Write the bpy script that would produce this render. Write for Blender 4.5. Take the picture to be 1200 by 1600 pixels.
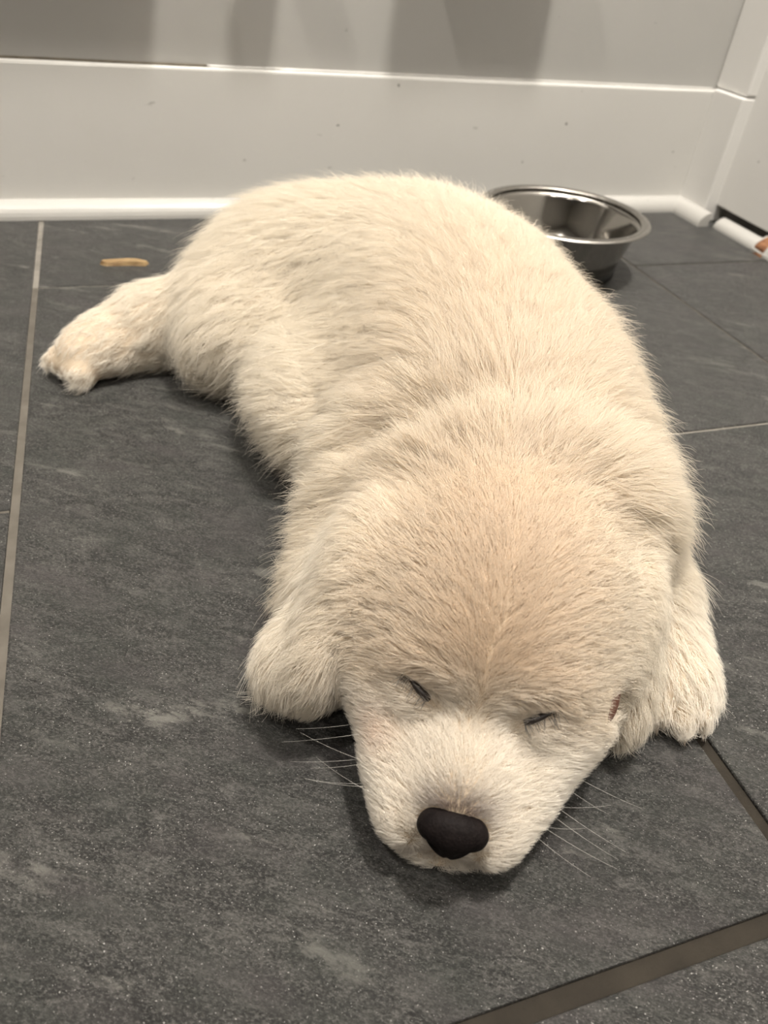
import bpy, bmesh, math, random
import numpy as np
from mathutils import Matrix, Vector

for _o in list(bpy.data.objects):
    bpy.data.objects.remove(_o, do_unlink=True)
SC = bpy.context.scene
COL = SC.collection
rng = np.random.default_rng(7)
random.seed(7)

# ------------------------------------------------------------------ camera
CAM_H = 0.2856
cam_d = bpy.data.cameras.new('camera')
cam = bpy.data.objects.new('camera', cam_d)
COL.objects.link(cam)
_r = Vector((0.94948, -0.30083, 0.08934))
_d = Vector((-0.12752, -0.62999, -0.76606))
_f = Vector((0.28674, 0.71597, -0.63652))
cam.matrix_world = Matrix(((_r.x, -_d.x, -_f.x, 0.0), (_r.y, -_d.y, -_f.y, 0.0),
                           (_r.z, -_d.z, -_f.z, CAM_H), (0, 0, 0, 1)))
cam_d.sensor_fit = 'VERTICAL'
cam_d.sensor_height = 24.0
cam_d.sensor_width = 18.0
cam_d.lens = 1152.0 / 1600.0 * 24.0
cam_d.clip_start = 0.01
cam_d.clip_end = 50
cam_d.dof.use_dof = True
cam_d.dof.focus_distance = 0.33
cam_d.dof.aperture_fstop = 8.0
SC.camera = cam

# ------------------------------------------------------------------ light
world = bpy.data.worlds.new('world')
SC.world = world
world.use_nodes = True
world.node_tree.nodes['Background'].inputs[0].default_value = (1.0, 0.93, 0.84, 1)
world.node_tree.nodes['Background'].inputs[1].default_value = 0.02


def lamp(name, loc, size, power, color=(1.0, 0.945, 0.865), target=None):
    l = bpy.data.lights.new(name, 'AREA')
    l.shape = 'DISK'
    l.size = size
    l.energy = power
    l.color = color
    o = bpy.data.objects.new(name, l)
    COL.objects.link(o)
    o.location = loc
    if target is not None:
        o.rotation_euler = (Vector(target) - Vector(loc)).to_track_quat('-Z', 'Y').to_euler()
    return o


ROOM_H = 2.45
lamp('downlight', (0.45, 0.30, ROOM_H - 0.03), 0.23, 25.0)
lamp('downlight', (-0.75, 0.20, ROOM_H - 0.03), 0.16, 9.0)
lamp('downlight', (0.35, -1.10, ROOM_H - 0.03), 0.16, 4.0)
lamp('downlight', (-0.95, -1.20, ROOM_H - 0.03), 0.16, 3.5)

SC.cycles.use_light_tree = False
SC.cycles.adaptive_threshold = 0.07
SC.cycles.max_bounces = 6
SC.cycles.diffuse_bounces = 3
SC.view_settings.view_transform = 'Standard'
SC.view_settings.look = 'None'
SC.view_settings.exposure = 1.6
SC.view_settings.gamma = 1.0
SC.view_settings.use_curve_mapping = False


# ------------------------------------------------------------------ helpers
def link(name, me, parent=None, mat=None, **props):
    o = bpy.data.objects.new(name, me)
    COL.objects.link(o)
    if mat is not None:
        me.materials.append(mat)
    if parent is not None:
        o.parent = parent
    for k, v in props.items():
        o[k] = v
    return o


def bm_mesh(name, bm, smooth=False):
    me = bpy.data.meshes.new(name)
    bmesh.ops.recalc_face_normals(bm, faces=bm.faces)
    bm.to_mesh(me)
    bm.free()
    if smooth:
        me.polygons.foreach_set('use_smooth', [True] * len(me.polygons))
    return me


def box_bm(x0, x1, y0, y1, z0, z1, bevel=0.0, seg=2):
    bm = bmesh.new()
    bmesh.ops.create_cube(bm, size=1.0)
    for v in bm.verts:
        v.co = Vector(((x0 + x1) / 2 + v.co.x * (x1 - x0), (y0 + y1) / 2 + v.co.y * (y1 - y0),
                       (z0 + z1) / 2 + v.co.z * (z1 - z0)))
    if bevel > 0:
        bmesh.ops.bevel(bm, geom=list(bm.edges), offset=bevel, segments=seg, affect='EDGES', profile=0.5)
    return bm


def extrude_profile(prof, p0, p1, out, up=Vector((0, 0, 1)), cut0=0.0, cut1=0.0, nseg=1, jitter=0.0):
    """sweep a profile of (out, up) pairs from p0 to p1; cut* shears the ends along the run (mitre)"""
    p0, p1 = Vector(p0), Vector(p1)
    d = (p1 - p0)
    L = d.length
    d.normalize()
    out = Vector(out)
    bm = bmesh.new()
    rings = []
    for i in range(nseg + 1):
        t = i / nseg
        ring = []
        for (a, b) in prof:
            off = cut0 * a * (1 - t) + cut1 * a * t
            ja = random.uniform(-jitter, jitter)
            ring.append(bm.verts.new(p0 + d * (L * t + off) + out * (a + ja) + up * b))
        rings.append(ring)
    n = len(prof)
    for i in range(nseg):
        for j in range(n):
            bm.faces.new((rings[i][j], rings[i][(j + 1) % n], rings[i + 1][(j + 1) % n], rings[i + 1][j]))
    bm.faces.new(rings[0])
    bm.faces.new(list(reversed(rings[-1])))
    return bm


class NT:
    """tiny node-tree builder"""
    def __init__(self, name):
        self.m = bpy.data.materials.new(name)
        self.m.use_nodes = True
        self.t = self.m.node_tree
        self.t.nodes.clear()
        self.out = self.n('ShaderNodeOutputMaterial')

    def n(self, typ, **kw):
        nd = self.t.nodes.new(typ)
        for k, v in kw.items():
            setattr(nd, k, v)
        return nd

    def l(self, a, b):
        self.t.links.new(a, b)

    def set(self, nd, **kw):
        for k, v in kw.items():
            nd.inputs[k.replace('_', ' ')].default_value = v
        return nd

    def noise(self, vec, scale, detail=4, rough=0.55, dist=0.0):
        nd = self.n('ShaderNodeTexNoise')
        nd.inputs['Scale'].default_value = scale
        nd.inputs['Detail'].default_value = detail
        nd.inputs['Roughness'].default_value = rough
        nd.inputs['Distortion'].default_value = dist
        if vec is not None:
            self.l(vec, nd.inputs['Vector'])
        return nd.outputs['Fac']

    def mapping(self, vec, scale=(1, 1, 1), rot=(0, 0, 0), loc=(0, 0, 0)):
        nd = self.n('ShaderNodeMapping')
        nd.inputs['Scale'].default_value = scale
        nd.inputs['Rotation'].default_value = rot
        nd.inputs['Location'].default_value = loc
        self.l(vec, nd.inputs['Vector'])
        return nd.outputs['Vector']

    def aligned(self, vec, deg, scale):
        return self.mapping(self.mapping(vec, rot=(0, 0, math.radians(deg))), scale=scale)

    def ramp(self, fac, stops, interp='LINEAR'):
        nd = self.n('ShaderNodeValToRGB')
        cr = nd.color_ramp
        cr.interpolation = interp
        while len(cr.elements) < len(stops):
            cr.elements.new(0.5)
        for e, (p, c) in zip(cr.elements, stops):
            e.position = p
            e.color = (c, c, c, 1) if not hasattr(c, '__len__') else (*c, 1)
        self.l(fac, nd.inputs['Fac'])
        return nd.outputs['Color']

    def mix(self, fac, a, b, blend='MIX'):
        nd = self.n('ShaderNodeMix', data_type='RGBA', blend_type=blend)
        for sock, v in ((nd.inputs[0], fac), (nd.inputs[6], a), (nd.inputs[7], b)):
            if isinstance(v, bpy.types.NodeSocket):
                self.l(v, sock)
            elif hasattr(v, '__len__'):
                sock.default_value = (*v, 1)
            else:
                sock.default_value = v
        return nd.outputs[2]

    def math(self, op, a, b=None):
        nd = self.n('ShaderNodeMath', operation=op)
        for i, v in enumerate((a, b)):
            if v is None:
                continue
            if isinstance(v, bpy.types.NodeSocket):
                self.l(v, nd.inputs[i])
            else:
                nd.inputs[i].default_value = v
        return nd.outputs[0]

    def principled(self, color, rough=0.5, metal=0.0, spec=0.5, normal=None):
        nd = self.n('ShaderNodeBsdfPrincipled')
        for key, v in (('Base Color', color), ('Roughness', rough), ('Metallic', metal), ('Specular IOR Level', spec)):
            if isinstance(v, bpy.types.NodeSocket):
                self.l(v, nd.inputs[key])
            elif hasattr(v, '__len__'):
                nd.inputs[key].default_value = (*v, 1)
            else:
                nd.inputs[key].default_value = v
        if normal is not None:
            self.l(normal, nd.inputs['Normal'])
        self.l(nd.outputs[0], self.out.inputs[0])
        return nd

    def bump(self, height, strength=0.3, dist=0.001, normal=None):
        nd = self.n('ShaderNodeBump')
        nd.inputs['Strength'].default_value = strength
        nd.inputs['Distance'].default_value = dist
        self.l(height, nd.inputs['Height'])
        if normal is not None:
            self.l(normal, nd.inputs['Normal'])
        return nd.outputs['Normal']

    def pos(self):
        return self.n('ShaderNodeNewGeometry').outputs['Position']


# ------------------------------------------------------------------ materials
def mat_slate():
    m = NT('slate')
    P = m.pos()
    oi = m.n('ShaderNodeObjectInfo').outputs['Random']
    off = m.n('ShaderNodeCombineXYZ')
    m.l(m.math('MULTIPLY', oi, 37.0), off.inputs[0])
    m.l(m.math('MULTIPLY', oi, 11.0), off.inputs[2])
    add = m.n('ShaderNodeVectorMath', operation='ADD')
    m.l(P, add.inputs[0])
    m.l(off.outputs[0], add.inputs[1])
    V = add.outputs[0]
    S = m.aligned(V, 33, (1, 2.6, 1))            # the cleft runs diagonally
    big = m.noise(S, 11, 5, 0.62, 0.5)
    mid = m.noise(S, 70, 5, 0.7, 0.4)
    fine = m.noise(m.aligned(V, 33, (1, 1.9, 1)), 760, 3, 0.8)
    col = m.ramp(big, [(0.32, (0.0076, 0.0072, 0.0065)), (0.50, (0.0155, 0.0148, 0.0135)), (0.70, (0.032, 0.0308, 0.0282))])
    col = m.mix(m.ramp(mid, [(0.46, 0.0), (0.66, 0.85)]), col, (0.068, 0.0653, 0.060))
    col = m.mix(m.ramp(fine, [(0.50, 0.0), (0.66, 0.9)]), col, (0.112, 0.108, 0.100))
    col = m.mix(m.ramp(fine, [(0.32, 0.9), (0.47, 0.0)]), col, (0.005, 0.0049, 0.0045))
    glint = m.noise(V, 1150, 1, 0.5)
    col = m.mix(m.ramp(glint, [(0.705, 0.0), (0.745, 0.9)]), col, (0.42, 0.41, 0.39))  # glints painted into the colour as sparse pale specks
    veins = m.noise(m.aligned(V, 30, (1, 6, 1)), 11, 4, 0.55, 0.3)
    brk = m.ramp(mid, [(0.42, 0.0), (0.55, 1.0)])
    col = m.mix(m.math('MULTIPLY', m.ramp(veins, [(0.60, 0.0), (0.68, 0.7)]), brk), col, (0.15, 0.144, 0.129))
    hue = m.noise(S, 19, 2, 0.5)
    col = m.mix(m.ramp(hue, [(0.52, 0.0), (0.72, 0.5)]), col, (0.046, 0.040, 0.040))
    tint = m.noise(S, 26, 3, 0.5)
    col = m.mix(m.ramp(tint, [(0.45, 0.0), (0.7, 0.35)]), col, (0.022, 0.026, 0.021))
    rough = m.ramp(fine, [(0.35, 0.58), (0.7, 0.30)])
    n2 = m.bump(m.math('ADD', m.math('MULTIPLY', mid, 1.6), fine), 1.0, 0.0009)
    n3 = n2
    m.principled(col, rough, 0.0, 0.5, n3)
    return m.m


def mat_grout():
    m = NT('grout')
    P = m.pos()
    a = m.noise(P, 60, 4)
    b = m.noise(P, 900, 3)
    col = m.ramp(a, [(0.3, (0.017, 0.0135, 0.0095)), (0.7, (0.028, 0.023, 0.0165))])
    m.principled(col, 0.85, 0, 0.25, m.bump(b, 0.5, 0.0006))
    return m.m


def mat_grout_pale():
    m = NT('grout_pale')
    P = m.pos()
    a = m.noise(P, 60, 4)
    b = m.noise(P, 900, 3)
    col = m.ramp(a, [(0.3, (0.15, 0.138, 0.118)), (0.7, (0.24, 0.222, 0.195))])
    m.principled(col, 0.85, 0, 0.25, m.bump(b, 0.5, 0.0006))
    return m.m


def mat_paint(name, base, rough=0.28, grime=0.5, scuff=1.0):
    m = NT(name)
    P = m.pos()
    g = m.noise(P, 7, 5, 0.6, 0.3)
    col = m.mix(m.ramp(g, [(0.45, 0.0), (0.8, 0.35 * grime)]), base, tuple(c * k for c, k in zip(base, (0.80, 0.78, 0.74))))
    s = m.noise(m.mapping(P, scale=(1, 1, 2.6)), 34, 3, 0.5, 0.2)
    col = m.mix(m.ramp(s, [(0.735, 0.0), (0.78, 0.55 * scuff)]), col, (0.20, 0.185, 0.16))
    d = m.noise(P, 95, 1, 0.4)
    col = m.mix(m.ramp(d, [(0.80, 0.0), (0.83, 0.7 * scuff)]), col, (0.10, 0.09, 0.075))
    w = m.noise(m.mapping(P, scale=(1, 1, 0.6)), 14, 2, 0.5, 0.2)
    rr = m.ramp(w, [(0.2, rough), (0.8, rough + 0.04)])
    m.principled(col, rr, 0, 0.5, m.bump(m.noise(P, 160, 3), 0.06, 0.0006))
    return m.m


def mat_steel(name='steel', rough=0.12):
    m = NT(name)
    tc = m.n('ShaderNodeTexCoord').outputs['Object']
    a = m.noise(m.mapping(tc, scale=(1, 1, 40)), 60, 3)
    pr = m.principled((0.42, 0.40, 0.37), m.ramp(a, [(0.3, rough - 0.03), (0.7, rough + 0.05)]), 1.0)
    pr.inputs['Anisotropic'].default_value = 0.5
    tg = m.n('ShaderNodeTangent', direction_type='RADIAL', axis='Z')
    m.l(tg.outputs[0], pr.inputs['Tangent'])
    return m.m


def mat_simple(name, c0, c1, scale=80, rough=0.6, bump=0.3, spec=0.4, stretch=(1, 1, 1)):
    m = NT(name)
    tc = m.n('ShaderNodeTexCoord').outputs['Object']
    a = m.noise(m.mapping(tc, scale=stretch), scale, 4)
    m.principled(m.ramp(a, [(0.3, c0), (0.7, c1)]), rough, 0, spec, m.bump(a, bump, 0.0005))
    return m.m


SLATE, GROUT, GROUT_PALE = mat_slate(), mat_grout(), mat_grout_pale()
WALL_PAINT = mat_paint('wall_paint', (0.47, 0.46, 0.437), 0.22)
BOARD_PAINT = mat_paint('baseboard_paint', (0.66, 0.645, 0.612), 0.30)
TRIM_PAINT = mat_paint('trim_paint', (0.48, 0.467, 0.44), 0.32, 0.8)
ROOM_PAINT = mat_simple('room_paint', (0.15, 0.14, 0.125), (0.18, 0.17, 0.15), 3, 0.6, 0.0)
CEIL_PAINT = mat_simple('ceiling_paint', (0.46, 0.44, 0.41), (0.50, 0.48, 0.45), 3, 0.7, 0.0)
PANEL_PAINT = mat_paint('panel_paint', (0.78, 0.765, 0.735), 0.3, 0.5, 0.6)  # extra lightness in the paint stands in for missing light on this side
STEEL = mat_steel()

# ------------------------------------------------------------------ room shell
WY, BY, QY = 0.8630, 0.857, 0.841        # wall face, baseboard face, quarter-round toe
RX = 0.715                               # face of the short return on the right
X0, Y0 = -2.6, -2.6

floor = link('floor', bm_mesh('floor', box_bm(X0, 1.2, Y0, 1.0, -0.05, -0.0022)), None, GROUT,
             kind='structure', label='dark grey slate tile floor with brown grout')
TW, TL = 0.305, 0.6145
L0X = -0.0794
C0Y = 0.6726                             # far grout of the column the puppy lies on
GX = [0.0048, 0.0062, 0.0026]            # grout widths at L0, L1, L2


def tile(x0, x1, y0, y1):
    bm = box_bm(x0, x1, y0, y1, -0.012, 0.0, 0.0011, 2)
    return link('tile', bm_mesh('tile', bm), floor, SLATE)


def grout_line(pale, x0, x1, y0, y1):
    return link('grout_line', bm_mesh('grout_line', box_bm(x0, x1, y0, y1, -0.004, -0.0012)), floor, pale)


xs = [L0X + TW * i for i in range(-6, 5)]
for i in range(len(xs) - 1):
    ci = i - 6                            # column 0 lies between L0 and L1
    yoff = C0Y if ci % 2 == 0 else C0Y - TL / 2
    gw0 = GX[ci] if 0 <= ci < 3 else 0.004
    gw1 = GX[ci + 1] if 0 <= ci + 1 < 3 else 0.004
    for k in range(-3, 3):
        ya, yb = yoff + TL * (k - 1), yoff + TL * k
        if ya > 0.86 or yb < -1.2:
            continue
        gl = 0.0075 if (ci == 0 and abs(ya - (C0Y - TL)) < 1e-6) else 0.0026
        gh = 0.0075 if (ci == 0 and abs(yb - (C0Y - TL)) < 1e-6) else 0.0026
        tile(xs[i] + gw0 / 2, xs[i + 1] - gw1 / 2, ya + gl / 2, min(yb - gh / 2, 0.868))
# paler, freshly topped stretch of grout by the wall and on the far joints
grout_line(GROUT_PALE, L0X - 0.0024, L0X + 0.0024, C0Y + 0.002, 0.866)
grout_line(GROUT_PALE, L0X + 0.0024, L0X + TW, C0Y - 0.0012, C0Y + 0.0012)
grout_line(GROUT_PALE, L0X + TW + 0.003, L0X + 2 * TW, C0Y - TL / 2 - 0.0012, C0Y - TL / 2 + 0.0012)

GROUT_MID = mat_simple('grout_mid', (0.085, 0.075, 0.062), (0.125, 0.112, 0.094), 60, 0.85, 0.4, 0.25)
grout_line(GROUT_MID, L0X - 0.0024, L0X + 0.0024, -0.10, C0Y + 0.002)
grout_line(GROUT_MID, L0X + 2 * TW - 0.0013, L0X + 2 * TW + 0.0013, 0.30, 0.86)
grout_line(GROUT_MID, L0X + 2 * TW + 0.002, 0.735, C0Y - 0.0011, C0Y + 0.0011)
grout_line(GROUT_MID, L0X - TW, L0X - 0.003, C0Y - TL / 2 - 0.0013, C0Y - TL / 2 + 0.0013)

link('wall_back', bm_mesh('wall_back', box_bm(X0, 1.2, WY, WY + 0.1, -0.02, ROOM_H)), None, WALL_PAINT,
     kind='structure', label='off-white painted wall behind the puppy')
link('wall_left', bm_mesh('wall_left', box_bm(X0 - 0.1, X0, Y0, WY, -0.02, ROOM_H)), None, ROOM_PAINT, kind='structure')
link('wall_front', bm_mesh('wall_front', box_bm(X0, 1.2, Y0 - 0.1, Y0, -0.02, ROOM_H)), None, ROOM_PAINT, kind='structure')
link('ceiling', bm_mesh('ceiling', box_bm(X0, 1.2, Y0, WY, ROOM_H, ROOM_H + 0.1)), None, CEIL_PAINT, kind='structure')

# right side: short painted return, then a panel that stops short of the floor
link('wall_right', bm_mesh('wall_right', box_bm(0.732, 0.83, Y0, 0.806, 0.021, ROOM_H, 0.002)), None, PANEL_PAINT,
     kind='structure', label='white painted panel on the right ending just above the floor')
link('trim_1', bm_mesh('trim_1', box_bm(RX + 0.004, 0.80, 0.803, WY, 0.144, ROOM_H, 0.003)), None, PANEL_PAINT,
     kind='structure', label='narrow white corner strip above the baseboard')
link('wall_right_core', bm_mesh('wall_right_core', box_bm(0.746, 0.83, Y0, 0.80, -0.02, 0.03)), None, ROOM_PAINT, kind='structure')

board = [(0, 0.0), (0.006, 0.0), (0.006, 0.1385), (0.0054, 0.1402), (0.0036, 0.1412), (0, 0.1415)]
link('baseboard_back', bm_mesh('baseboard_back', extrude_profile(board, (X0, WY, 0), (RX + 0.01, WY, 0), (0, -1, 0), nseg=40, jitter=0.0002)),
     None, BOARD_PAINT, kind='structure', label='wide off-white baseboard along the back wall')
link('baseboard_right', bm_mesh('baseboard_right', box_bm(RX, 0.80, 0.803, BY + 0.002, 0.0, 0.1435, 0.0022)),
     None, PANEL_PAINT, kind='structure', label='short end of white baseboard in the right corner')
# caulk bead along the top of the baseboard
bead = [(0.0, 0.0)] + [(0.0026 * math.cos(a), 0.0024 * math.sin(a)) for a in np.linspace(0, math.pi / 2, 5)]
link('trim_2', bm_mesh('trim_2', extrude_profile(bead, (0.10, WY, 0.1412), (RX, WY, 0.1412), (0, -1, 0), nseg=120, jitter=0.0006), True),
     None, TRIM_PAINT, kind='structure', label='thin white caulk bead on top of the baseboard')


# narrow ledge added out of view to shade the wall below, in gapped pieces
for k, (xa, xb) in enumerate(((-1.6, 0.075), (0.145, 0.185), (0.30, 0.47))):
    link('trim_%d' % (7 + k), bm_mesh('ledge', box_bm(xa, xb, WY - 0.045, WY, 0.300, 0.325, 0.002)), None, TRIM_PAINT,
         kind='structure', label=('long white ledge', 'shortest white ledge block', 'white ledge end piece')[k] + ' added out of view to shade the wall above the baseboard')


def quarter(r, rz, n=8):
    return [(0, 0)] + [(r * math.cos(a), rz * math.sin(a)) for a in np.linspace(0, math.pi / 2, n)]


GRIME_GAP = mat_simple('grime', (0.075, 0.062, 0.042), (0.19, 0.165, 0.125), 50, 0.8, 0.3)  # brown grime, with the dark of the open gap put in its colour
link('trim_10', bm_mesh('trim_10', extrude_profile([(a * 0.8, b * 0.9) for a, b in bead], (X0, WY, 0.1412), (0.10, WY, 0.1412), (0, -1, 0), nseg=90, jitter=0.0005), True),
     None, GRIME_GAP, kind='structure', label='grimy brown strip for the dark gap on top of the baseboard')
link('trim_3', bm_mesh('trim_3', extrude_profile(quarter(0.016, 0.0165), (X0, BY, 0), (RX, BY, 0), (0, -1, 0), cut1=-1.0), False),
     None, TRIM_PAINT, kind='structure', label='white quarter-round moulding along the back wall')
link('trim_4', bm_mesh('trim_4', extrude_profile(quarter(0.016, 0.0165), (RX, 0.7865, 0), (RX, BY, 0), (-1, 0, 0), cut1=-1.0), False),
     None, TRIM_PAINT, kind='structure', label='short mitred white quarter-round piece in the corner')
link('trim_5', bm_mesh('trim_5', extrude_profile(quarter(0.015, 0.0125), (0.7345, 0.703, 0), (0.7345, 0.782, 0), (-1, 0, 0)), False),
     None, TRIM_PAINT, kind='structure', label='set-back white quarter-round strip under the right panel')
RAWWOOD = mat_simple('raw_wood', (0.13, 0.05, 0.022), (0.30, 0.14, 0.065), 120, 0.7)
t6 = link('trim_6', bm_mesh('trim_6', extrude_profile(quarter(0.021, 0.0185), (0.7345, 0.55, 0), (0.7345, 0.7015, 0), (-1, 0, 0), nseg=4, jitter=0.0006), False),
          None, TRIM_PAINT, kind='structure', label='broken quarter-round end with bare brown wood by the panel')
_bm = extrude_profile(quarter(0.0215, 0.0190), (0.7345, 0.682, 0), (0.7345, 0.6985, 0), (-1, 0, 0), nseg=1, jitter=0.0012)
link('broken_end', bm_mesh('broken_end', _bm), t6, RAWWOOD)

# ------------------------------------------------------------------ steel bowl
def lathe(prof, seg=72):
    bm = bmesh.new()
    rings = []
    for r, z in prof:
        if r < 1e-6:
            rings.append([bm.verts.new((0, 0, z))])
        else:
            rings.append([bm.verts.new((r * math.cos(2 * math.pi * i / seg), r * math.sin(2 * math.pi * i / seg), z)) for i in range(seg)])
    for a, b in zip(rings[:-1], rings[1:]):
        for i in range(seg):
            j = (i + 1) % seg
            if len(a) == 1 and len(b) == 1:
                continue
            if len(a) == 1:
                bm.faces.new((a[0], b[i], b[j]))
            elif len(b) == 1:
                bm.faces.new((a[i], a[j], b[0]))
            else:
                bm.faces.new((a[i], a[j], b[j], b[i]))
    return bm


bowl = bpy.data.objects.new('dog_bowl', None)
COL.objects.link(bowl)
bowl.location = (0.435, 0.685, 0)
bowl['label'] = 'round stainless steel dog bowl on the floor by the baseboard'
bowl['category'] = 'bowl'
BASE_R = 0.0640
outer = [(0.0, 0.0028), (0.058, 0.0028), (BASE_R - 0.001, 0.0040), (BASE_R + 0.0006, 0.0075), (0.0700, 0.026), (0.0765, 0.0475), (0.0795, 0.0535)]
inner = [(0.0790, 0.0545), (0.0752, 0.0475), (0.0688, 0.026), (0.0630, 0.0100), (0.0600, 0.0068), (0.054, 0.0050), (0.0, 0.0045)]
link('body', bm_mesh('body', lathe(outer + inner), True), bowl, STEEL)
rim = []
for a in np.linspace(0, 2 * math.pi, 15)[:-1]:
    rim.append((0.0835 + 0.0052 * math.cos(a), 0.0545 + 0.0019 * math.sin(a)))
rim.append(rim[0])
link('rim', bm_mesh('rim', lathe(rim), True), bowl, mat_steel('steel_rim', 0.24))
RUBBER = mat_simple('black_rubber', (0.006, 0.006, 0.006), (0.014, 0.013, 0.012), 60, 0.6)
foot = [(0.050, 0.0), (BASE_R, 0.0), (BASE_R + 0.0018, 0.002), (BASE_R + 0.0018, 0.0085), (BASE_R + 0.0004, 0.0095), (BASE_R - 0.004, 0.0030), (0.050, 0.0028), (0.050, 0.0)]
link('rubber_ring', bm_mesh('rubber_ring', lathe(foot), True), bowl, RUBBER, label='black rubber base ring')

# ------------------------------------------------------------------ chewed wood chip
bm = bmesh.new()
prof = [(-0.5, -0.15), (-0.36, -0.5), (0.1, -0.42), (0.42, -0.55), (0.5, -0.1), (0.30, 0.28), (0.05, 0.5), (-0.32, 0.42), (-0.46, 0.2)]
lo = [bm.verts.new((x * 0.044, y * 0.0125, 0.0)) for x, y in prof]
hi = [bm.verts.new((x * 0.041, y * 0.0095, 0.0032 + 0.0008 * math.sin(7 * x))) for x, y in prof]
bm.faces.new(lo[::-1])
bm.faces.new(hi)
for i in range(len(prof)):
    j = (i + 1) % len(prof)
    bm.faces.new((lo[i], lo[j], hi[j], hi[i]))
chip = link('wood_chip', bm_mesh('wood_chip', bm), None,
            mat_simple('chip_wood', (0.17, 0.10, 0.045), (0.36, 0.25, 0.12), 70, 0.6, 0.5, 0.4, (1, 5, 1)),
            label='small tan chewed wood chip on the floor behind the hind paw', category='wood chip')
chip.location = (-0.003, 0.7205, 0.0)
chip.rotation_euler = (0, 0, -0.06)


# ------------------------------------------------------------------ puppy: one continuous body surface
VOX = 0.0022
BMIN = np.array([-0.085, 0.075, -0.004])
BMAX = np.array([0.345, 0.665, 0.172])
NX, NY, NZ = [int(round(v)) + 1 for v in (BMAX - BMIN) / VOX]
GXs = (BMIN[0] + VOX * np.arange(NX)).astype(np.float32)
GYs = (BMIN[1] + VOX * np.arange(NY)).astype(np.float32)
GZs = (BMIN[2] + VOX * np.arange(NZ)).astype(np.float32)
FIELD = np.full((NX, NY, NZ), 0.5, np.float32)


def _region(lo, hi):
    a = np.clip(np.floor((np.array(lo) - BMIN) / VOX).astype(int), 0, [NX, NY, NZ])
    b = np.clip(np.ceil((np.array(hi) - BMIN) / VOX).astype(int) + 1, 0, [NX, NY, NZ])
    sl = tuple(slice(int(i), int(j)) for i, j in zip(a, b))
    X = GXs[sl[0]][:, None, None]
    Y = GYs[sl[1]][None, :, None]
    Z = GZs[sl[2]][None, None, :]
    return sl, X, Y, Z


def _union(sl, d, k):
    f = FIELD[sl]
    if k > 0:
        hh = np.clip(0.5 + 0.5 * (f - d) / k, 0, 1)
        FIELD[sl] = f * (1 - hh) + d * hh - k * hh * (1 - hh)
    else:
        FIELD[sl] = np.minimum(f, d)


def _carve(sl, d, k):
    f = FIELD[sl]
    hh = np.clip(0.5 - 0.5 * (f + d) / k, 0, 1)
    FIELD[sl] = f * (1 - hh) - d * hh + k * hh * (1 - hh)


def _frame(ax1, ax2):
    a = np.array(ax1, float)
    a /= np.linalg.norm(a)
    b = np.array(ax2, float)
    b -= a * (a @ b)
    b /= np.linalg.norm(b)
    return np.stack([a, b, np.cross(a, b)])


def _ell_dist(X, Y, Z, c, r, A):
    dx, dy, dz = X - c[0], Y - c[1], Z - c[2]
    k0 = k1 = 0
    for i in range(3):
        q = A[i, 0] * dx + A[i, 1] * dy + A[i, 2] * dz
        k0 = k0 + (q / r[i]) ** 2
        k1 = k1 + (q / r[i] ** 2) ** 2
    k0 = np.sqrt(k0)
    k1 = np.sqrt(k1) + 1e-6
    return (k0 * (k0 - 1.0) / k1).astype(np.float32)


def ell(c, r, k=0.02, ax1=(1, 0, 0), ax2=(0, 1, 0), carve=False):
    c, r = np.array(c, float), np.array(r, float)
    A = _frame(ax1, ax2)
    ext = np.sqrt(((A * r[:, None]) ** 2).sum(0)) + k * 1.2 + 0.004
    sl, X, Y, Z = _region(c - ext, c + ext)
    d = _ell_dist(X, Y, Z, c, r, A)
    (_carve if carve else _union)(sl, d, k)


def limb(pts, rads, k=0.015, carve=False):
    pts = [np.array(p, float) for p in pts]
    for i in range(len(pts) - 1):
        a, b, ra, rb = pts[i], pts[i + 1], rads[i], rads[i + 1]
        m = max(ra, rb) + k * 1.2 + 0.004
        sl, X, Y, Z = _region(np.minimum(a, b) - m, np.maximum(a, b) + m)
        ab = b - a
        t = np.clip(((X - a[0]) * ab[0] + (Y - a[1]) * ab[1] + (Z - a[2]) * ab[2]) / (ab @ ab), 0, 1)
        d = np.sqrt((X - a[0] - t * ab[0]) ** 2 + (Y - a[1] - t * ab[1]) ** 2 + (Z - a[2] - t * ab[2]) ** 2) - (ra + (rb - ra) * t)
        (_carve if carve else _union)(sl, d.astype(np.float32), k)


# trunk, lying flat on the belly
ell((0.178, 0.285, 0.058), (0.070, 0.092, 0.062), 0.0)
ell((0.202, 0.375, 0.063), (0.083, 0.112, 0.066), 0.04)
ell((0.212, 0.478, 0.061), (0.093, 0.092, 0.065), 0.04)
ell((0.186, 0.545, 0.056), (0.096, 0.062, 0.058), 0.04)
ell((0.128, 0.400, 0.036), (0.062, 0.085, 0.037), 0.03)      # belly spread on the floor
# left hind leg, thigh and knee splayed outwards, foot behind
ell((0.126, 0.552, 0.052), (0.070, 0.074, 0.054), 0.03, (1, -0.35, 0), (0.35, 1, 0))
ell((0.088, 0.522, 0.038), (0.056, 0.046, 0.038), 0.03, (0.9, 0.1, -0.25), (0, 1, 0))
ell((0.074, 0.492, 0.034), (0.046, 0.042, 0.035), 0.02)
limb([(0.062, 0.542, 0.032), (0.014, 0.536, 0.025), (-0.016, 0.525, 0.020)], [0.030, 0.025, 0.022], 0.024)
ell((-0.028, 0.522, 0.0185), (0.030, 0.0245, 0.0185), 0.015, (-0.8, -0.55, 0), (0.55, -0.8, 0))
# right hind leg tucked on the far side
ell((0.275, 0.480, 0.042), (0.046, 0.065, 0.042), 0.03)
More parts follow.
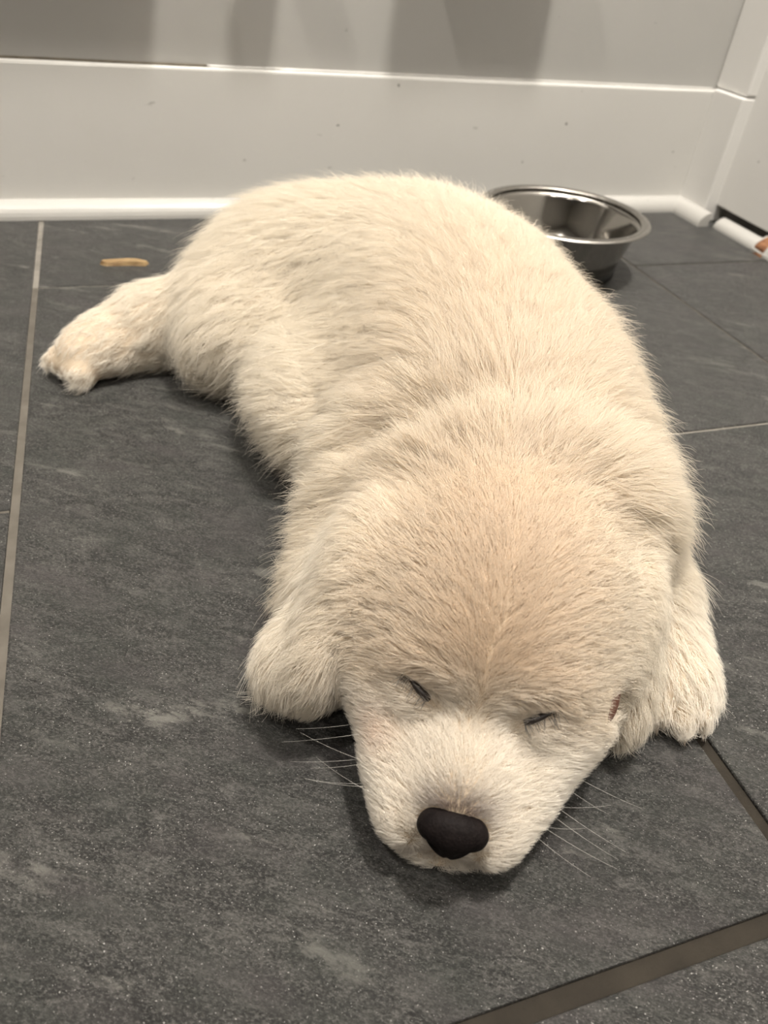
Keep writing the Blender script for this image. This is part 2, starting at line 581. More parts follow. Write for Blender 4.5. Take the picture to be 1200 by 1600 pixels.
# tail stub lying behind
limb([(0.19, 0.585, 0.045), (0.20, 0.625, 0.022)], [0.022, 0.012], 0.02)
# shoulders and neck ruff
ell((0.222, 0.262, 0.043), (0.034, 0.060, 0.043), 0.02)
ell((0.116, 0.285, 0.045), (0.037, 0.055, 0.045), 0.02)
ell((0.162, 0.234, 0.061), (0.074, 0.047, 0.056), 0.010, (0.86, -0.3, 0), (0.3, 0.86, 0))
# creases of loose scruff
limb([(0.080, 0.300, 0.060), (0.098, 0.283, 0.088), (0.124, 0.266, 0.110), (0.150, 0.262, 0.121)], [0.005, 0.012, 0.011, 0.003], 0.012, True)
limb([(0.078, 0.246, 0.070), (0.094, 0.235, 0.092), (0.116, 0.226, 0.109)], [0.003, 0.006, 0.002], 0.010, True)
# right foreleg stretched forward, paw flat
limb([(0.226, 0.245, 0.034), (0.226, 0.203, 0.026), (0.224, 0.178, 0.020)], [0.030, 0.022, 0.018], 0.012)
ell((0.223, 0.166, 0.0155), (0.0200, 0.026, 0.0155), 0.010, (1, -0.25, 0), (0.25, 1, 0))
for dx, dy in ((-0.0140, 0.004), (-0.0047, -0.0040), (0.0050, -0.0040), (0.0138, 0.0035)):
    ell((0.2195 + dx, 0.149 + dy, 0.0100), (0.0062, 0.0110, 0.0092), 0.0030, (1, -0.2, 0), (0.2, 1, 0))
for q in (-0.0135, -0.0045, 0.0045, 0.0135):
    c = np.array([-0.047, 0.509, 0.0105]) + q * 1.15 * np.array([0.55, -0.8, 0])
    ell(c, (0.0120, 0.0070, 0.0098), 0.0060, (-0.8, -0.55, 0), (0.55, -0.8, 0))
# left foreleg folded under the ear
limb([(0.098, 0.270, 0.032), (0.075, 0.235, 0.024), (0.066, 0.205, 0.018)], [0.030, 0.022, 0.018], 0.012)

# head frame: origin between the eyes, F towards the nose, S to the puppy's left cheek (viewer's right), W up
HO = np.array([0.104, 0.1435, 0.060])
_t = math.radians(12)
HF = np.array([-0.505 * math.cos(_t), -0.863 * math.cos(_t), -math.sin(_t)])
HF /= np.linalg.norm(HF)
HS = np.array([0.863, -0.505, 0.0])
HS /= np.linalg.norm(HS)
HW = np.cross(HF, -HS)
HW = HW if HW[2] > 0 else -HW


def H(f, s, w):
    return HO + HF * f + HS * s + HW * w


def hell(c, r, k=0.012, carve=False, tilt=None):
    a1, a2 = HF, HS
    if tilt is not None:
        a1 = HF * math.cos(tilt) + HW * math.sin(tilt)
    ell(H(*c), r, k, a1, a2, carve)


hell((-0.052, 0, -0.006), (0.052, 0.054, 0.050), 0.012)
hell((-0.030, 0, 0.000), (0.036, 0.040, 0.032), 0.014)
for s in (-1, 1):
    hell((-0.028, s * 0.037, -0.024), (0.034, 0.021, 0.028), 0.014)
    hell((-0.002, s * 0.0265, -0.032), (0.030, 0.0165, 0.022), 0.014)     # cheek running into the muzzle
    hell((-0.012, s * 0.022, 0.005), (0.014, 0.014, 0.009), 0.010)       # brow
    hell((0.018, s * 0.0158 - 0.001, -0.033), (0.0310, 0.0172, 0.0200), 0.010)    # flews
hell((0.014, 0, -0.019), (0.0310, 0.0185, 0.0205), 0.010)                 # bridge
hell((0.023, -0.003, -0.045), (0.0275, 0.0225, 0.0125), 0.008)                    # chin
# mouth line between the flews and the chin
limb([H(0.050, 0, -0.041), H(0.042, -0.014, -0.0455), H(0.022, -0.030, -0.049)], [0.0012, 0.0013, 0.0012], 0.003, True)
limb([H(0.050, 0, -0.041), H(0.042, 0.014, -0.0455), H(0.022, 0.030, -0.049)], [0.0012, 0.0013, 0.0012], 0.003, True)
limb([H(0.052, 0, -0.028), H(0.051, 0, -0.041)], [0.0012, 0.0012], 0.003, True)
# closed eyes: hollow, then the lid bulging in it
for s in (-1, 1):
    ell(H(0.006, s * 0.0235, 0.005), (0.011, 0.008, 0.006), 0.009, HS * 0.9 - HF * 0.3 * s, HF, True)
    hell((-0.003, s * 0.0225, -0.0035), (0.0105, 0.0095, 0.0075), 0.007)
# ears
AXL = np.array((0.048, 0.197, 0.020)) - np.array((0.080, 0.224, 0.080))
ell((0.073, 0.216, 0.060), (0.032, 0.030, 0.014), 0.022, AXL, HF)
ell((0.0560, 0.2015, 0.038), (0.024, 0.0270, 0.0105), 0.010, AXL, HF)
for c in ((0.041, 0.206, 0.026), (0.048, 0.1985, 0.027), (0.056, 0.192, 0.030)):
    ell(c, (0.0165, 0.0145, 0.0085), 0.008, AXL, HF)
AXR = np.array((0.177, 0.140, 0.012)) - np.array((0.192, 0.172, 0.070))
ell((0.187, 0.166, 0.052), (0.032, 0.020, 0.012), 0.012, AXR, HF)
ell((0.187, 0.150, 0.031), (0.020, 0.014, 0.0085), 0.006, AXR, HF)
ell((0.182, 0.1445, 0.019), (0.0125, 0.013, 0.0075), 0.006, AXR, HF)
# opening of the folded right ear
ell(H(-0.018, 0.0545, -0.013), (0.0125, 0.0065, 0.0075), 0.004, AXR, HF, True)
# flatten on the floor
FIELD = np.maximum(FIELD, (0.0006 - GZs)[None, None, :])


def surface_nets(F):
    ins = F < 0
    nx, ny, nz = F.shape
    c = np.zeros((nx - 1, ny - 1, nz - 1), np.int8)
    for i in (0, 1):
        for j in (0, 1):
            for k in (0, 1):
                c += ins[i:nx - 1 + i, j:ny - 1 + j, k:nz - 1 + k]
    act = (c > 0) & (c < 8)
    idx = np.argwhere(act)
    vid = np.full(act.shape, -1, np.int64)
    vid[act] = np.arange(len(idx))
    acc = np.zeros((len(idx), 3))
    cnt = np.zeros(len(idx))
    corners = [(i, j, k) for i in (0, 1) for j in (0, 1) for k in (0, 1)]
    for a in corners:
        for b in corners:
            if sum(b) - sum(a) == 1 and sum(abs(np.array(a) - b)) == 1:
                fa = F[idx[:, 0] + a[0], idx[:, 1] + a[1], idx[:, 2] + a[2]]
                fb = F[idx[:, 0] + b[0], idx[:, 1] + b[1], idx[:, 2] + b[2]]
                m = (fa < 0) != (fb < 0)
                t = np.where(m, fa / np.where(m, fa - fb, 1), 0)
                p = np.array(a)[None] + t[:, None] * (np.array(b) - np.array(a))[None]
                acc[m] += p[m]
                cnt[m] += 1
    verts = BMIN + VOX * (idx + acc / cnt[:, None])
    quads = []
    for axn in range(3):
        o = [n for n in range(3) if n != axn]
        s0 = [slice(None)] * 3
        s1 = [slice(None)] * 3
        s0[axn] = slice(0, -1)
        s1[axn] = slice(1, None)
        for q in o:
            s0[q] = slice(1, -1)
            s1[q] = slice(1, -1)
        A, B = ins[tuple(s0)], ins[tuple(s1)]
        e = np.argwhere(A != B)
        flip = B[tuple(e.T)]
        base = e.copy()
        base[:, o[0]] += 1
        base[:, o[1]] += 1
        vs = []
        for d0, d1 in ((1, 1), (0, 1), (0, 0), (1, 0)):
            cc = base.copy()
            cc[:, o[0]] -= d0
            cc[:, o[1]] -= d1
            vs.append(vid[tuple(cc.T)])
        qd = np.stack(vs, 1)
        fl = flip if axn != 1 else ~flip
        qd[fl] = qd[fl][:, ::-1]
        quads.append(qd)
    return verts, np.concatenate(quads)


BV, BQ = surface_nets(FIELD)
# light smoothing
_e = np.concatenate([BQ[:, [0, 1]], BQ[:, [1, 2]], BQ[:, [2, 3]], BQ[:, [3, 0]]])
for _ in range(2):
    acc = np.zeros_like(BV)
    cn = np.zeros(len(BV))
    np.add.at(acc, _e[:, 0], BV[_e[:, 1]])
    np.add.at(cn, _e[:, 0], 1)
    np.add.at(acc, _e[:, 1], BV[_e[:, 0]])
    np.add.at(cn, _e[:, 1], 1)
    BV = BV * 0.5 + 0.5 * acc / cn[:, None]


def np_mesh(name, V, Q, smooth=True):
    me = bpy.data.meshes.new(name)
    me.vertices.add(len(V))
    me.vertices.foreach_set('co', np.ascontiguousarray(V, np.float32).ravel())
    n = Q.shape[1]
    me.loops.add(Q.size)
    me.loops.foreach_set('vertex_index', np.ascontiguousarray(Q, np.int32).ravel())
    me.polygons.add(len(Q))
    me.polygons.foreach_set('loop_start', np.arange(0, Q.size, n, dtype=np.int32))
    me.polygons.foreach_set('use_smooth', np.ones(len(Q), bool))
    me.update(calc_edges=True)
    me.validate()
    return me


def gradn(P):
    """outward unit normals from the distance field"""
    g = np.clip((P - BMIN) / VOX, 1.01, np.array([NX, NY, NZ]) - 3.01)

    def samp(q):
        i = np.floor(q).astype(int)
        t = q - i
        r = 0
        for a in (0, 1):
            for b in (0, 1):
                for c in (0, 1):
                    w = (t[:, 0] if a else 1 - t[:, 0]) * (t[:, 1] if b else 1 - t[:, 1]) * (t[:, 2] if c else 1 - t[:, 2])
                    r = r + w * FIELD[i[:, 0] + a, i[:, 1] + b, i[:, 2] + c]
        return r
    n = np.stack([samp(g + np.eye(3)[i]) - samp(g - np.eye(3)[i]) for i in range(3)], 1)
    return n / (np.linalg.norm(n, axis=1, keepdims=True) + 1e-9)


SKIN = mat_simple('puppy_skin', (0.50, 0.40, 0.29), (0.58, 0.47, 0.35), 120, 0.8, 0.2, 0.2)
puppy = link('puppy', np_mesh('puppy', BV, BQ), None, SKIN,
             label='cream golden puppy asleep on its belly on the slate floor', category='puppy')

# ------------------------------------------------------------------ puppy: nose, eyes, inner ear, claws
def field_at(P):
    g = np.clip((P - BMIN) / VOX, 0.01, np.array([NX, NY, NZ]) - 2.01)
    i = np.floor(g).astype(int)
    t = g - i
    r = 0
    for a in (0, 1):
        for b in (0, 1):
            for c in (0, 1):
                w = (t[:, 0] if a else 1 - t[:, 0]) * (t[:, 1] if b else 1 - t[:, 1]) * (t[:, 2] if c else 1 - t[:, 2])
                r = r + w * FIELD[i[:, 0] + a, i[:, 1] + b, i[:, 2] + c]
    return r


def on_surf(p, lift=0.0):
    P = np.atleast_2d(np.array(p, float))
    for _ in range(12):
        P = P - gradn(P) * (field_at(P) - lift)[:, None]
    return P


def mat_nose():
    m = NT('nose_leather')
    tc = m.n('ShaderNodeTexCoord').outputs['Object']
    v = m.n('ShaderNodeTexVoronoi')
    v.inputs['Scale'].default_value = 900
    m.l(tc, v.inputs['Vector'])
    a = m.noise(tc, 200, 3)
    col = m.ramp(a, [(0.3, (0.006, 0.0045, 0.0045)), (0.7, (0.012, 0.009, 0.0085))])
    m.principled(col, 0.65, 0, 0.08, m.bump(v.outputs['Distance'], 0.3, 0.0005))
    return m.m


NOSE_C = H(0.0445, 0.0, -0.0175)
bm = bmesh.new()
bmesh.ops.create_icosphere(bm, subdivisions=5, radius=1.0)
for v in bm.verts:
    x, y, z = v.co                               # x side, y forward, z up
    wz = 0.0128 * (1.0 + 0.16 * z)               # wider at the top
    px = x * wz
    py = y * 0.0088 * (1 - 0.10 * z)
    pz = z * 0.0106 - 0.0006
    if y > 0:
        py *= (1 - 0.16 * x * x)
    for sg in (-1, 1):                           # nostrils: comma-shaped dents
        dx, dz = (px - sg * 0.0066) / 0.0031, (pz + 0.0006 + 0.22 * abs(px)) / 0.0026
        q = math.exp(-(dx * dx + dz * dz)) if y > -0.1 else 0
        py -= 0.0048 * q
        dx2, dz2 = (px - sg * 0.0108) / 0.0026, (pz + 0.0036) / 0.0015
        py -= 0.0026 * (math.exp(-(dx2 * dx2 + dz2 * dz2)) if y > -0.1 else 0)
    if y > 0 and z < 0.35:                       # groove
        py -= 0.0006 * math.exp(-(px / 0.0007) ** 2) * min(1, (0.35 - z) * 2)
    p = NOSE_C + HS * px + HF * py + HW * pz
    v.co = Vector(p)
link('nose', bm_mesh('nose', bm, True), puppy, mat_nose(), label='black leathery nose')

EYE_MAT = mat_simple('eyelid_rim', (0.012, 0.009, 0.008), (0.030, 0.022, 0.018), 300, 0.45)


def tube(path, rads, seg=8):
    bm = bmesh.new()
    rings = []
    n = len(path)
    for i, p in enumerate(path):
        d = np.array(path[min(i + 1, n - 1)]) - np.array(path[max(i - 1, 0)])
        d = d / np.linalg.norm(d)
        u = np.cross(d, [0.3, 0.2, 0.93])
        u /= np.linalg.norm(u)
        w = np.cross(d, u)
        rings.append([bm.verts.new(Vector(np.array(p) + rads[i] * (u * math.cos(2 * math.pi * j / seg) + w * math.sin(2 * math.pi * j / seg)))) for j in range(seg)])
    for a, b in zip(rings[:-1], rings[1:]):
        for j in range(seg):
            bm.faces.new((a[j], a[(j + 1) % seg], b[(j + 1) % seg], b[j]))
    bm.faces.new(rings[0])
    bm.faces.new(rings[-1][::-1])
    return bm


EYE_PATHS = []
for s in (-1, 1):
    pts = []
    for t in np.linspace(0, 1, 9):
        f = 0.0052 - 0.0072 * t + 0.0008 * math.sin(math.pi * t)
        pts.append(H(f, s * (0.0180 + 0.0105 * t), 0.0002 + 0.0030 * t))
    pts = on_surf(np.array(pts), 0.0011)
    EYE_PATHS.append(pts)
    rad = [0.0003 + 0.0013 * math.sin(math.pi * min(1, t + 0.15)) * (1.3 - 1.0 * t) for t in np.linspace(0, 1, 9)]
    link('closed_eye', bm_mesh('closed_eye', tube(pts, rad), True), puppy, EYE_MAT, label='dark rim of a closed eye')

EAR_SKIN = mat_simple('ear_skin', (0.11, 0.045, 0.03), (0.20, 0.09, 0.06), 150, 0.6)
EARHOLE = H(-0.018, 0.0535, -0.013)
bm = bmesh.new()
bmesh.ops.create_icosphere(bm, subdivisions=3, radius=1.0)
for v in bm.verts:
    c = v.co.copy()
    p = H(-0.0205, 0.0505, -0.0145) + HF * c.x * 0.0065 + HS * c.y * 0.0055 + AXR / np.linalg.norm(AXR) * c.z * 0.0115
    v.co = Vector(p)
link('inner_ear', bm_mesh('inner_ear', bm, True), puppy, EAR_SKIN, label='reddish bare skin inside the folded ear')

CLAW = mat_simple('claw_horn', (0.42, 0.34, 0.27), (0.58, 0.49, 0.41), 120, 0.4)


def claw(base, d):
    base, d = np.array(base), np.array(d) / np.linalg.norm(d)
    path = [base + d * t * 0.0085 + np.array([0, 0, 0.0016 * math.sin(math.pi * t) - 0.0035 * t * t]) for t in np.linspace(0, 1, 6)]
    link('claw', bm_mesh('claw', tube(path, [0.0017, 0.0017, 0.0015, 0.0012, 0.0008, 0.0003]), True), puppy, CLAW)


for dx, dy in ((-0.0140, 0.004), (-0.0047, -0.0040), (0.0050, -0.0040), (0.0138, 0.0035)):
    claw((0.2195 + dx - 0.0005, 0.149 + dy - 0.0045, 0.0066), (-0.15 + dx * 6, -1, -0.1))

# ------------------------------------------------------------------ puppy: fur, groomed hair by hair
SPINE = np.array([(0.125, 0.200), (0.155, 0.250), (0.180, 0.310), (0.203, 0.380), (0.212, 0.450), (0.200, 0.520), (0.175, 0.590)])


def smooth(x, a, b):
    t = np.clip((x - a) / (b - a), 0, 1)
    return t * t * (3 - 2 * t)


def seg_w(P, a, b, r):
    a, b = np.array(a), np.array(b)
    ab = b - a
    t = np.clip(((P - a) @ ab) / (ab @ ab), 0, 1)
    d = np.linalg.norm(P - a - t[:, None] * ab, axis=1)
    return np.exp(-(d / r) ** 4), t


def groom(P, N):
    """per root: flow direction, length, lift, colour"""
    n = len(P)
    # trunk: towards the tail and down the flanks
    d2 = ((P[:, None, :2] - SPINE[None]) ** 2).sum(2)
    i = np.clip(d2.argmin(1), 0, len(SPINE) - 2)
    tan = SPINE[np.minimum(i + 1, len(SPINE) - 1)] - SPINE[np.maximum(i - 1, 0)]
    tan /= np.linalg.norm(tan, axis=1, keepdims=True)
    lat = P[:, :2] - SPINE[d2.argmin(1)]
    lat = lat - tan * (lat * tan).sum(1, keepdims=True)
    ln = np.linalg.norm(lat, axis=1)
    latu = lat / (ln[:, None] + 1e-6)
    side = smooth(ln, 0.01, 0.075)
    D = np.zeros((n, 3))
    D[:, :2] = tan * (1.0 - 0.45 * side[:, None]) + latu * (0.25 + 0.55 * side[:, None])
    D[:, 2] = -0.75 * side
    L = np.full(n, 0.0225)
    lift = np.full(n, 0.60)
    cream = np.array([0.885, 0.825, 0.722])
    tanc = np.array([0.75, 0.62, 0.478])
    white = np.array([0.92, 0.875, 0.80])
    C = np.tile(cream, (n, 1))
    # warmer saddle along the spine towards the neck
    ws = np.exp(-(ln / 0.060) ** 2) * smooth(-P[:, 1], -0.54, -0.33)
    C += (tanc - C) * (0.52 * ws)[:, None]

    def blend(w, d=None, length=None, lf=None, col=None, cw=1.0):
        nonlocal D, L, lift, C
        if d is not None:
            D = D * (1 - w)[:, None] + d * w[:, None]
        if length is not None:
            L = L * (1 - w) + length * w
        if lf is not None:
            lift = lift * (1 - w) + lf * w
        if col is not None:
            C = C + (np.array(col) - C) * (w * cw)[:, None]

    # hind leg
    w, _ = seg_w(P, (0.10, 0.51, 0.04), (0.03, 0.49, 0.03), 0.050)
    blend(w, np.tile([-0.75, -0.45, -0.35], (n, 1)), 0.018, 0.45)
    w, _ = seg_w(P, (0.045, 0.548, 0.035), (-0.02, 0.525, 0.02), 0.036)
    blend(w, np.tile([-0.9, -0.4, -0.25], (n, 1)), 0.0115, 0.26, white, 0.45)
    w, _ = seg_w(P, (-0.025, 0.523, 0.017), (-0.060, 0.503, 0.012), 0.028)
    blend(w, np.tile([-0.85, -0.5, -0.2], (n, 1)), 0.0060, 0.12, white, 0.8)
    # right foreleg and paw
    w, _ = seg_w(P, (0.240, 0.235, 0.03), (0.228, 0.185, 0.02), 0.030)
    blend(w, np.tile([-0.1, -0.9, -0.4], (n, 1)), 0.014, 0.4, white, 0.4)
    w, _ = seg_w(P, (0.225, 0.172, 0.016), (0.219, 0.143, 0.010), 0.026)
    blend(w, np.tile([-0.1, -1.0, -0.25], (n, 1)), 0.0065, 0.14, white, 0.8)

    # head
    Q = P - HO
    f, s, u = Q @ HF, Q @ HS, Q @ HW
    wh = smooth(f, -0.105, -0.065) * np.exp(-(np.abs(s) / 0.066) ** 6)
    sg = np.sign(s)
    ss = np.clip(np.abs(s) / 0.05, 0, 1)
    dh = -HF[None] * (1.0 - 0.35 * ss)[:, None] + HS[None] * (sg * (0.15 + 0.75 * ss))[:, None] - HW[None] * (0.55 * ss)[:, None]
    blend(wh, dh, 0.0115, 0.34)
    wt = wh * np.exp(-(s / 0.032) ** 2) * smooth(-f, -0.014, 0.006) * smooth(u, -0.03, 0.0)
    blend(np.clip(wt, 0, 1), None, None, None, tanc, 0.95)
    wf = wh * smooth(f, -0.050, -0.005)                       # forehead and cheeks, shorter
    blend(wf, None, 0.0085, 0.32)
    wm = wh * smooth(f, -0.004, 0.014)                        # muzzle
    dm = -HF[None] * 1.0 + HS[None] * (sg * np.clip(np.abs(s) / 0.03, 0, 1) * 0.75)[:, None] - HW[None] * (0.55 * np.clip(np.abs(s) / 0.03, 0, 1))[:, None]
    blend(wm, dm, 0.0068, 0.48, white, 0.75)
    wcheek = wh * smooth(np.abs(s), 0.022, 0.034) * smooth(-u, 0.004, 0.016) * smooth(f, -0.03, -0.005)
    blend(wcheek, None, None, None, white, 0.5)
    wp = np.exp(-(((f - 0.016) / 0.010) ** 2 + ((s + 0.033) / 0.010) ** 2 + ((u + 0.017) / 0.008) ** 2))
    blend(wp, None, 0.0050, 0.2, (0.74, 0.56, 0.44), 0.5)      # thin pinkish cheek patch
    wn = np.exp(-(((f - 0.042) / 0.0075) ** 2 + (s / 0.0115) ** 2 + ((u + 0.010) / 0.008) ** 2))
    blend(np.clip(wn * 1.15, 0, 1), None, 0.0038, 0.15, (0.16, 0.105, 0.09), 0.95)   # bare dusky skin above the nose
    wl = np.exp(-(((f - 0.050) / 0.006) ** 2 + ((np.abs(s) - 0.008) / 0.010) ** 2 + ((u + 0.036) / 0.004) ** 2))
    blend(wl, None, 0.003, 0.2, (0.24, 0.19, 0.17), 0.5)
    # ears
    axl = AXL / np.linalg.norm(AXL)
    axr = AXR / np.linalg.norm(AXR)
    w, _ = seg_w(P, (0.070, 0.218, 0.064), (0.044, 0.197, 0.022), 0.030)
    w = w * smooth(-s, 0.046, 0.054)
    blend(w, np.tile(axl + np.array([-0.05, -0.10, 0]), (n, 1)), 0.0115, 0.26, cream * 0.98, 0.7)
    w, _ = seg_w(P, (0.184, 0.174, 0.065), (0.180, 0.142, 0.016), 0.026)
    w = w * smooth(s, 0.052, 0.060)
    blend(w, np.tile(axr + np.array([0.1, -0.1, 0]), (n, 1)), 0.0090, 0.26, cream, 0.7)
    # into the tangent plane
    D = D - N * (D * N).sum(1, keepdims=True)
    D /= np.linalg.norm(D, axis=1, keepdims=True) + 1e-9
    # density: finer, closer hair on the face
    face = np.clip(wm + wf * 0.7, 0, 1)
    return D, L, lift, C, face, wh


me = puppy.data
T = np.concatenate([BQ[:, [0, 1, 2]], BQ[:, [0, 2, 3]]])
A0, B0, C0 = BV[T[:, 0]], BV[T[:, 1]], BV[T[:, 2]]
area = np.linalg.norm(np.cross(B0 - A0, C0 - A0), axis=1) / 2
cen = (A0 + B0 + C0) / 3
NF = gradn(cen)
_, _, _, _, face0, head0 = groom(cen, NF)
wgt = area * (1 + 2.0 * face0 + 0.7 * head0)
wgt[(cen[:, 2] < 0.004) & (NF[:, 2] < -0.3)] = 0
N_HAIR = 430000
pick = rng.choice(len(T), N_HAIR, p=wgt / wgt.sum())
r1, r2 = np.sqrt(rng.random(N_HAIR)), rng.random(N_HAIR)
ROOT = A0[pick] * (1 - r1)[:, None] + B0[pick] * (r1 * (1 - r2))[:, None] + C0[pick] * (r1 * r2)[:, None]
# keep the nose leather, the eye slits and the ear opening bare
keep = np.ones(N_HAIR, bool)
q = ROOT - NOSE_C
keep &= ((q @ HS) / 0.0120) ** 2 + ((q @ HF) / 0.010) ** 2 + ((q @ HW) / 0.0092) ** 2 > 1
for ep in EYE_PATHS:
    dd = np.min(np.linalg.norm(ROOT[:, None, :] - ep[None, 1:-1:2], axis=2), axis=1)
    keep &= dd > 0.0012
q = ROOT - EARHOLE
keep &= ((q @ HS) / 0.0068) ** 2 + ((q @ HF) / 0.0070) ** 2 + ((q @ HW) / 0.0105) ** 2 > 1
ROOT = ROOT[keep]
n = len(ROOT)
NR = gradn(ROOT)
D, L, lift, C, face, head = groom(ROOT, NR)

# clumps
from mathutils.kdtree import KDTree
n_cl = n // 14
cl = rng.choice(n, n_cl, replace=False)
kd = KDTree(n_cl)
for k, ci in enumerate(cl):
    kd.insert(ROOT[ci], k)
kd.balance()
cid = np.fromiter((kd.find(p)[1] for p in ROOT), int, n)

K = 6
ts = np.linspace(0, 1, K)


def grow(root, N_, D_, L_, lift_, yaw, wob):
    B_ = np.cross(N_, D_)
    Dy = D_ * np.cos(yaw)[:, None] + B_ * np.sin(yaw)[:, None]
    pts = np.zeros((len(root), K, 3))
    p = root - N_ * 0.0008
    pts[:, 0] = p
    for k in range(1, K):
        t = ts[k]
        d = Dy + N_ * (lift_ * (1.35 - 1.05 * t))[:, None] + B_ * (wob * math.sin(2.6 * t))[:, None]
        d[:, 2] -= 0.16 * t
        d /= np.linalg.norm(d, axis=1, keepdims=True)
        p = p + d * (L_ / (K - 1))[:, None]
        pts[:, k] = p
    return pts


# clump-level variation is shared by its hairs, plus a little of each hair's own
yc = rng.normal(0, 0.22, n_cl)
lc = 1 + rng.normal(0, 0.12, n_cl) * (1 - 0.5 * head[cl])
lfc = rng.normal(0, 0.08, n_cl)
wc = rng.normal(0, 0.25, n_cl)
cc = rng.normal(0, 0.02, n_cl)
amp = 1 - 0.45 * face - 0.30 * head
yaw = yc[cid] * amp + rng.normal(0, 0.16, n)
guard = (rng.random(n) < 0.14) & (face < 0.3)              # longer guard hairs give the soft outline
LL = L * np.clip(lc[cid], 0.55, 1.5) * rng.uniform(0.70, 1.10, n) * np.where(guard, 1.45 - 0.3 * head, 1.0)
lf = np.clip(lift + lfc[cid] * amp + rng.normal(0, 0.10, n), 0.08, 1.4)
PTS = grow(ROOT, NR, D, LL, lf, yaw, wc[cid] + rng.normal(0, 0.15, n))
CP = grow(ROOT[cl], NR[cl], D[cl], L[cl] * np.clip(lc, 0.55, 1.5), np.clip(lift[cl] + lfc * amp[cl], 0.08, 1.4), yc * amp[cl], wc)
pull = (0.38 * ts ** 1.3)[None, :, None] * (1 - 0.30 * face - 0.35 * head)[:, None, None] * np.where(guard, 0.4, 1.0)[:, None, None]
PTS = PTS * (1 - pull) + CP[cid] * pull
# lift hairs that would dive back under the skin where it curves up (stop, eye hollows, creases)
fix = np.where((head > 0.05) | (ROOT[:, 1] < 0.31))[0]
wr = rng.uniform(0.05, 1.0, len(fix))
for k in range(1, K):
    pk = PTS[fix, k]
    want = wr * (0.0006 + 0.0040 * (k / (K - 1)) * np.clip(L[fix] / 0.010, 0.5, 1.5))
    for _ in range(2):
        dk = field_at(pk)
        push = np.maximum(want - dk, 0)
        pk = pk + gradn(pk) * push[:, None]
    PTS[fix, k] = pk
PTS[:, :, 2] = np.maximum(PTS[:, :, 2], 0.0006)
# nothing grows across the ear opening or over the nose leather
q = PTS[:, 2:] - EARHOLE
inside = (((q @ HS) / 0.0060) ** 2 + ((q @ HF) / 0.0085) ** 2 + ((q @ HW) / 0.0095) ** 2 < 1).any(1)
edir = HF * 0.62 + HS * 0.45 + HW * 0.64
edir /= np.linalg.norm(edir)
al = np.clip(q @ edir, 0.0, 0.016)
inside |= (np.linalg.norm((q - al[..., None] * edir) / 1.0, axis=2) < 0.0074).any(1)
q = PTS[:, 1:] - NOSE_C
inside |= (((q @ HS) / 0.0124) ** 2 + ((q @ HF) / 0.0086) ** 2 + ((q @ HW) / 0.0094) ** 2 < 1).any(1)
for ep in EYE_PATHS:
    near = np.where(np.linalg.norm(ROOT - ep[4], axis=1) < 0.02)[0]
    dd = np.linalg.norm(PTS[near][:, 1:, None, :] - ep[None, None, :7], axis=3).min((1, 2))
    inside[near] |= dd < 0.0013
ok = ~inside
PTS, C, cid, face, head, L, n = PTS[ok], C[ok], cid[ok], face[ok], head[ok], L[ok], int(ok.sum())
COLR = np.clip(C * (1 + cc[cid] + rng.normal(0, 0.025, n))[:, None], 0.01, 0.95)


def mat_fur():
    m = NT('puppy_fur')
    at = m.n('ShaderNodeAttribute', attribute_name='tint')
    dif = m.n('ShaderNodeBsdfDiffuse')
    tr = m.n('ShaderNodeBsdfTranslucent')
    m.l(at.outputs['Color'], dif.inputs['Color'])
    m.l(at.outputs['Color'], tr.inputs['Color'])
    mx = m.n('ShaderNodeMixShader')
    mx.inputs[0].default_value = 0.45
    m.l(dif.outputs[0], mx.inputs[1])
    m.l(tr.outputs[0], mx.inputs[2])
    hr = m.n('ShaderNodeBsdfHair', component='Reflection')
    hr.inputs['Color'].default_value = (1, 0.96, 0.9, 1)
    hr.inputs['RoughnessU'].default_value = 0.35
    hr.inputs['RoughnessV'].default_value = 0.6
    mx2 = m.n('ShaderNodeMixShader')
    mx2.inputs[0].default_value = 0.07
    m.l(mx.outputs[0], mx2.inputs[1])
    m.l(hr.outputs[0], mx2.inputs[2])
    m.l(mx2.outputs[0], m.out.inputs[0])
    return m.m


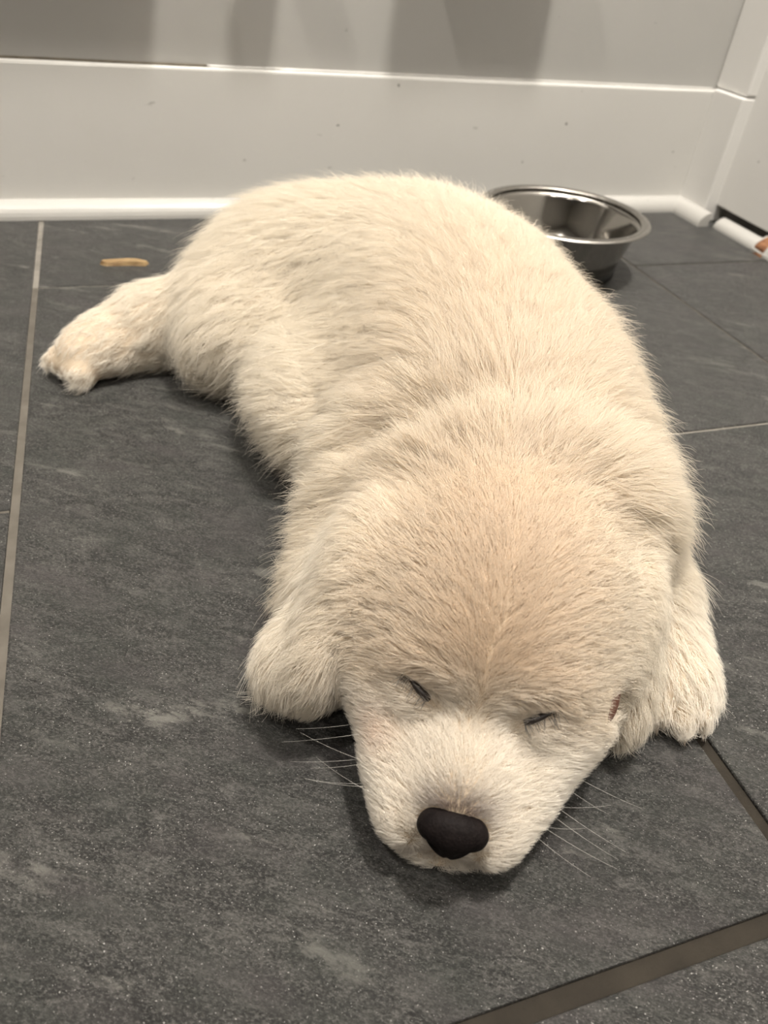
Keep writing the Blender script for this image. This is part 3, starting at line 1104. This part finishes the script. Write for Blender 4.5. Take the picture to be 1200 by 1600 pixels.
def curves_obj(name, pts, rad, colors, mat, **props):
    nc, k = pts.shape[:2]
    cu = bpy.data.hair_curves.new(name)
    cu.add_curves([k] * nc)
    cu.attributes['position'].data.foreach_set('vector', np.ascontiguousarray(pts, np.float32).ravel())
    ra = cu.attributes.get('radius') or cu.attributes.new('radius', 'FLOAT', 'POINT')
    ra.data.foreach_set('value', np.ascontiguousarray(rad, np.float32).ravel())
    ca = cu.attributes.new('tint', 'FLOAT_COLOR', 'CURVE')
    ca.data.foreach_set('color', np.ascontiguousarray(np.concatenate([colors, np.ones((nc, 1))], 1), np.float32).ravel())
    o = bpy.data.objects.new(name, cu)
    COL.objects.link(o)
    cu.materials.append(mat)
    o.parent = puppy
    for kk, v in props.items():
        o[kk] = v
    return o


FUR = mat_fur()
r0 = 0.000090 * (1 - 0.30 * face) * rng.uniform(0.8, 1.2, n)
RAD = r0[:, None] * (1 - 0.80 * ts ** 1.6)[None]
curves_obj('fur', PTS, RAD, COLR, FUR, kind='stuff', label='fluffy cream fur')

# whiskers and lashes
wp, wcol, wrad = [], [], []
for s in (-1, 1):
    for kf in range(8):
        f = 0.036 - 0.004 * kf + random.uniform(-0.002, 0.002)
        u = -0.026 - 0.004 * (kf % 3)
        root = on_surf([H(f, s * 0.032, u)])[0]
        ln_ = random.uniform(0.020, 0.036)
        d = HS * s * 0.9 + HF * random.uniform(-0.25, 0.45) - HW * random.uniform(-0.1, 0.35)
        d /= np.linalg.norm(d)
        row = [root + d * ln_ * t + np.array([0, 0, -0.006]) * t * t - HF * 0.006 * t * t for t in ts]
        wp.append(row)
        wcol.append((0.85, 0.82, 0.76))
        wrad.append(0.00005 * (1 - 0.5 * ts))
wp = np.array(wp)
wp[:, :, 2] = np.maximum(wp[:, :, 2], 0.001)
curves_obj('whiskers', wp, np.array(wrad), np.array(wcol), FUR, kind='stuff', label='thin pale whiskers')
lp, lcol, lrad = [], [], []
for s, ep in zip((-1, 1), EYE_PATHS):
    for kf in range(34):
        t = random.random()
        x = t * 8
        i0 = min(7, int(x))
        root = ep[i0] * (1 - (x - i0)) + ep[i0 + 1] * (x - i0)
        d = HF * random.uniform(0.5, 1.0) + HS * s * random.uniform(0.1, 0.9) - HW * random.uniform(0.0, 0.5)
        d /= np.linalg.norm(d)
        ln_ = random.uniform(0.003, 0.0065)
        lp.append([root + d * ln_ * tt + gradn(root[None])[0] * 0.0012 * math.sin(2 * tt) for tt in ts])
        g = random.choice([0.02, 0.03, 0.04, 0.35])
        lcol.append((g, g * 0.85, g * 0.7))
        lrad.append(0.00012 * (1 - 0.7 * ts))
curves_obj('eyelashes', np.array(lp), np.array(lrad), np.array(lcol), FUR, kind='stuff', label='short dark lashes of the closed eyes')
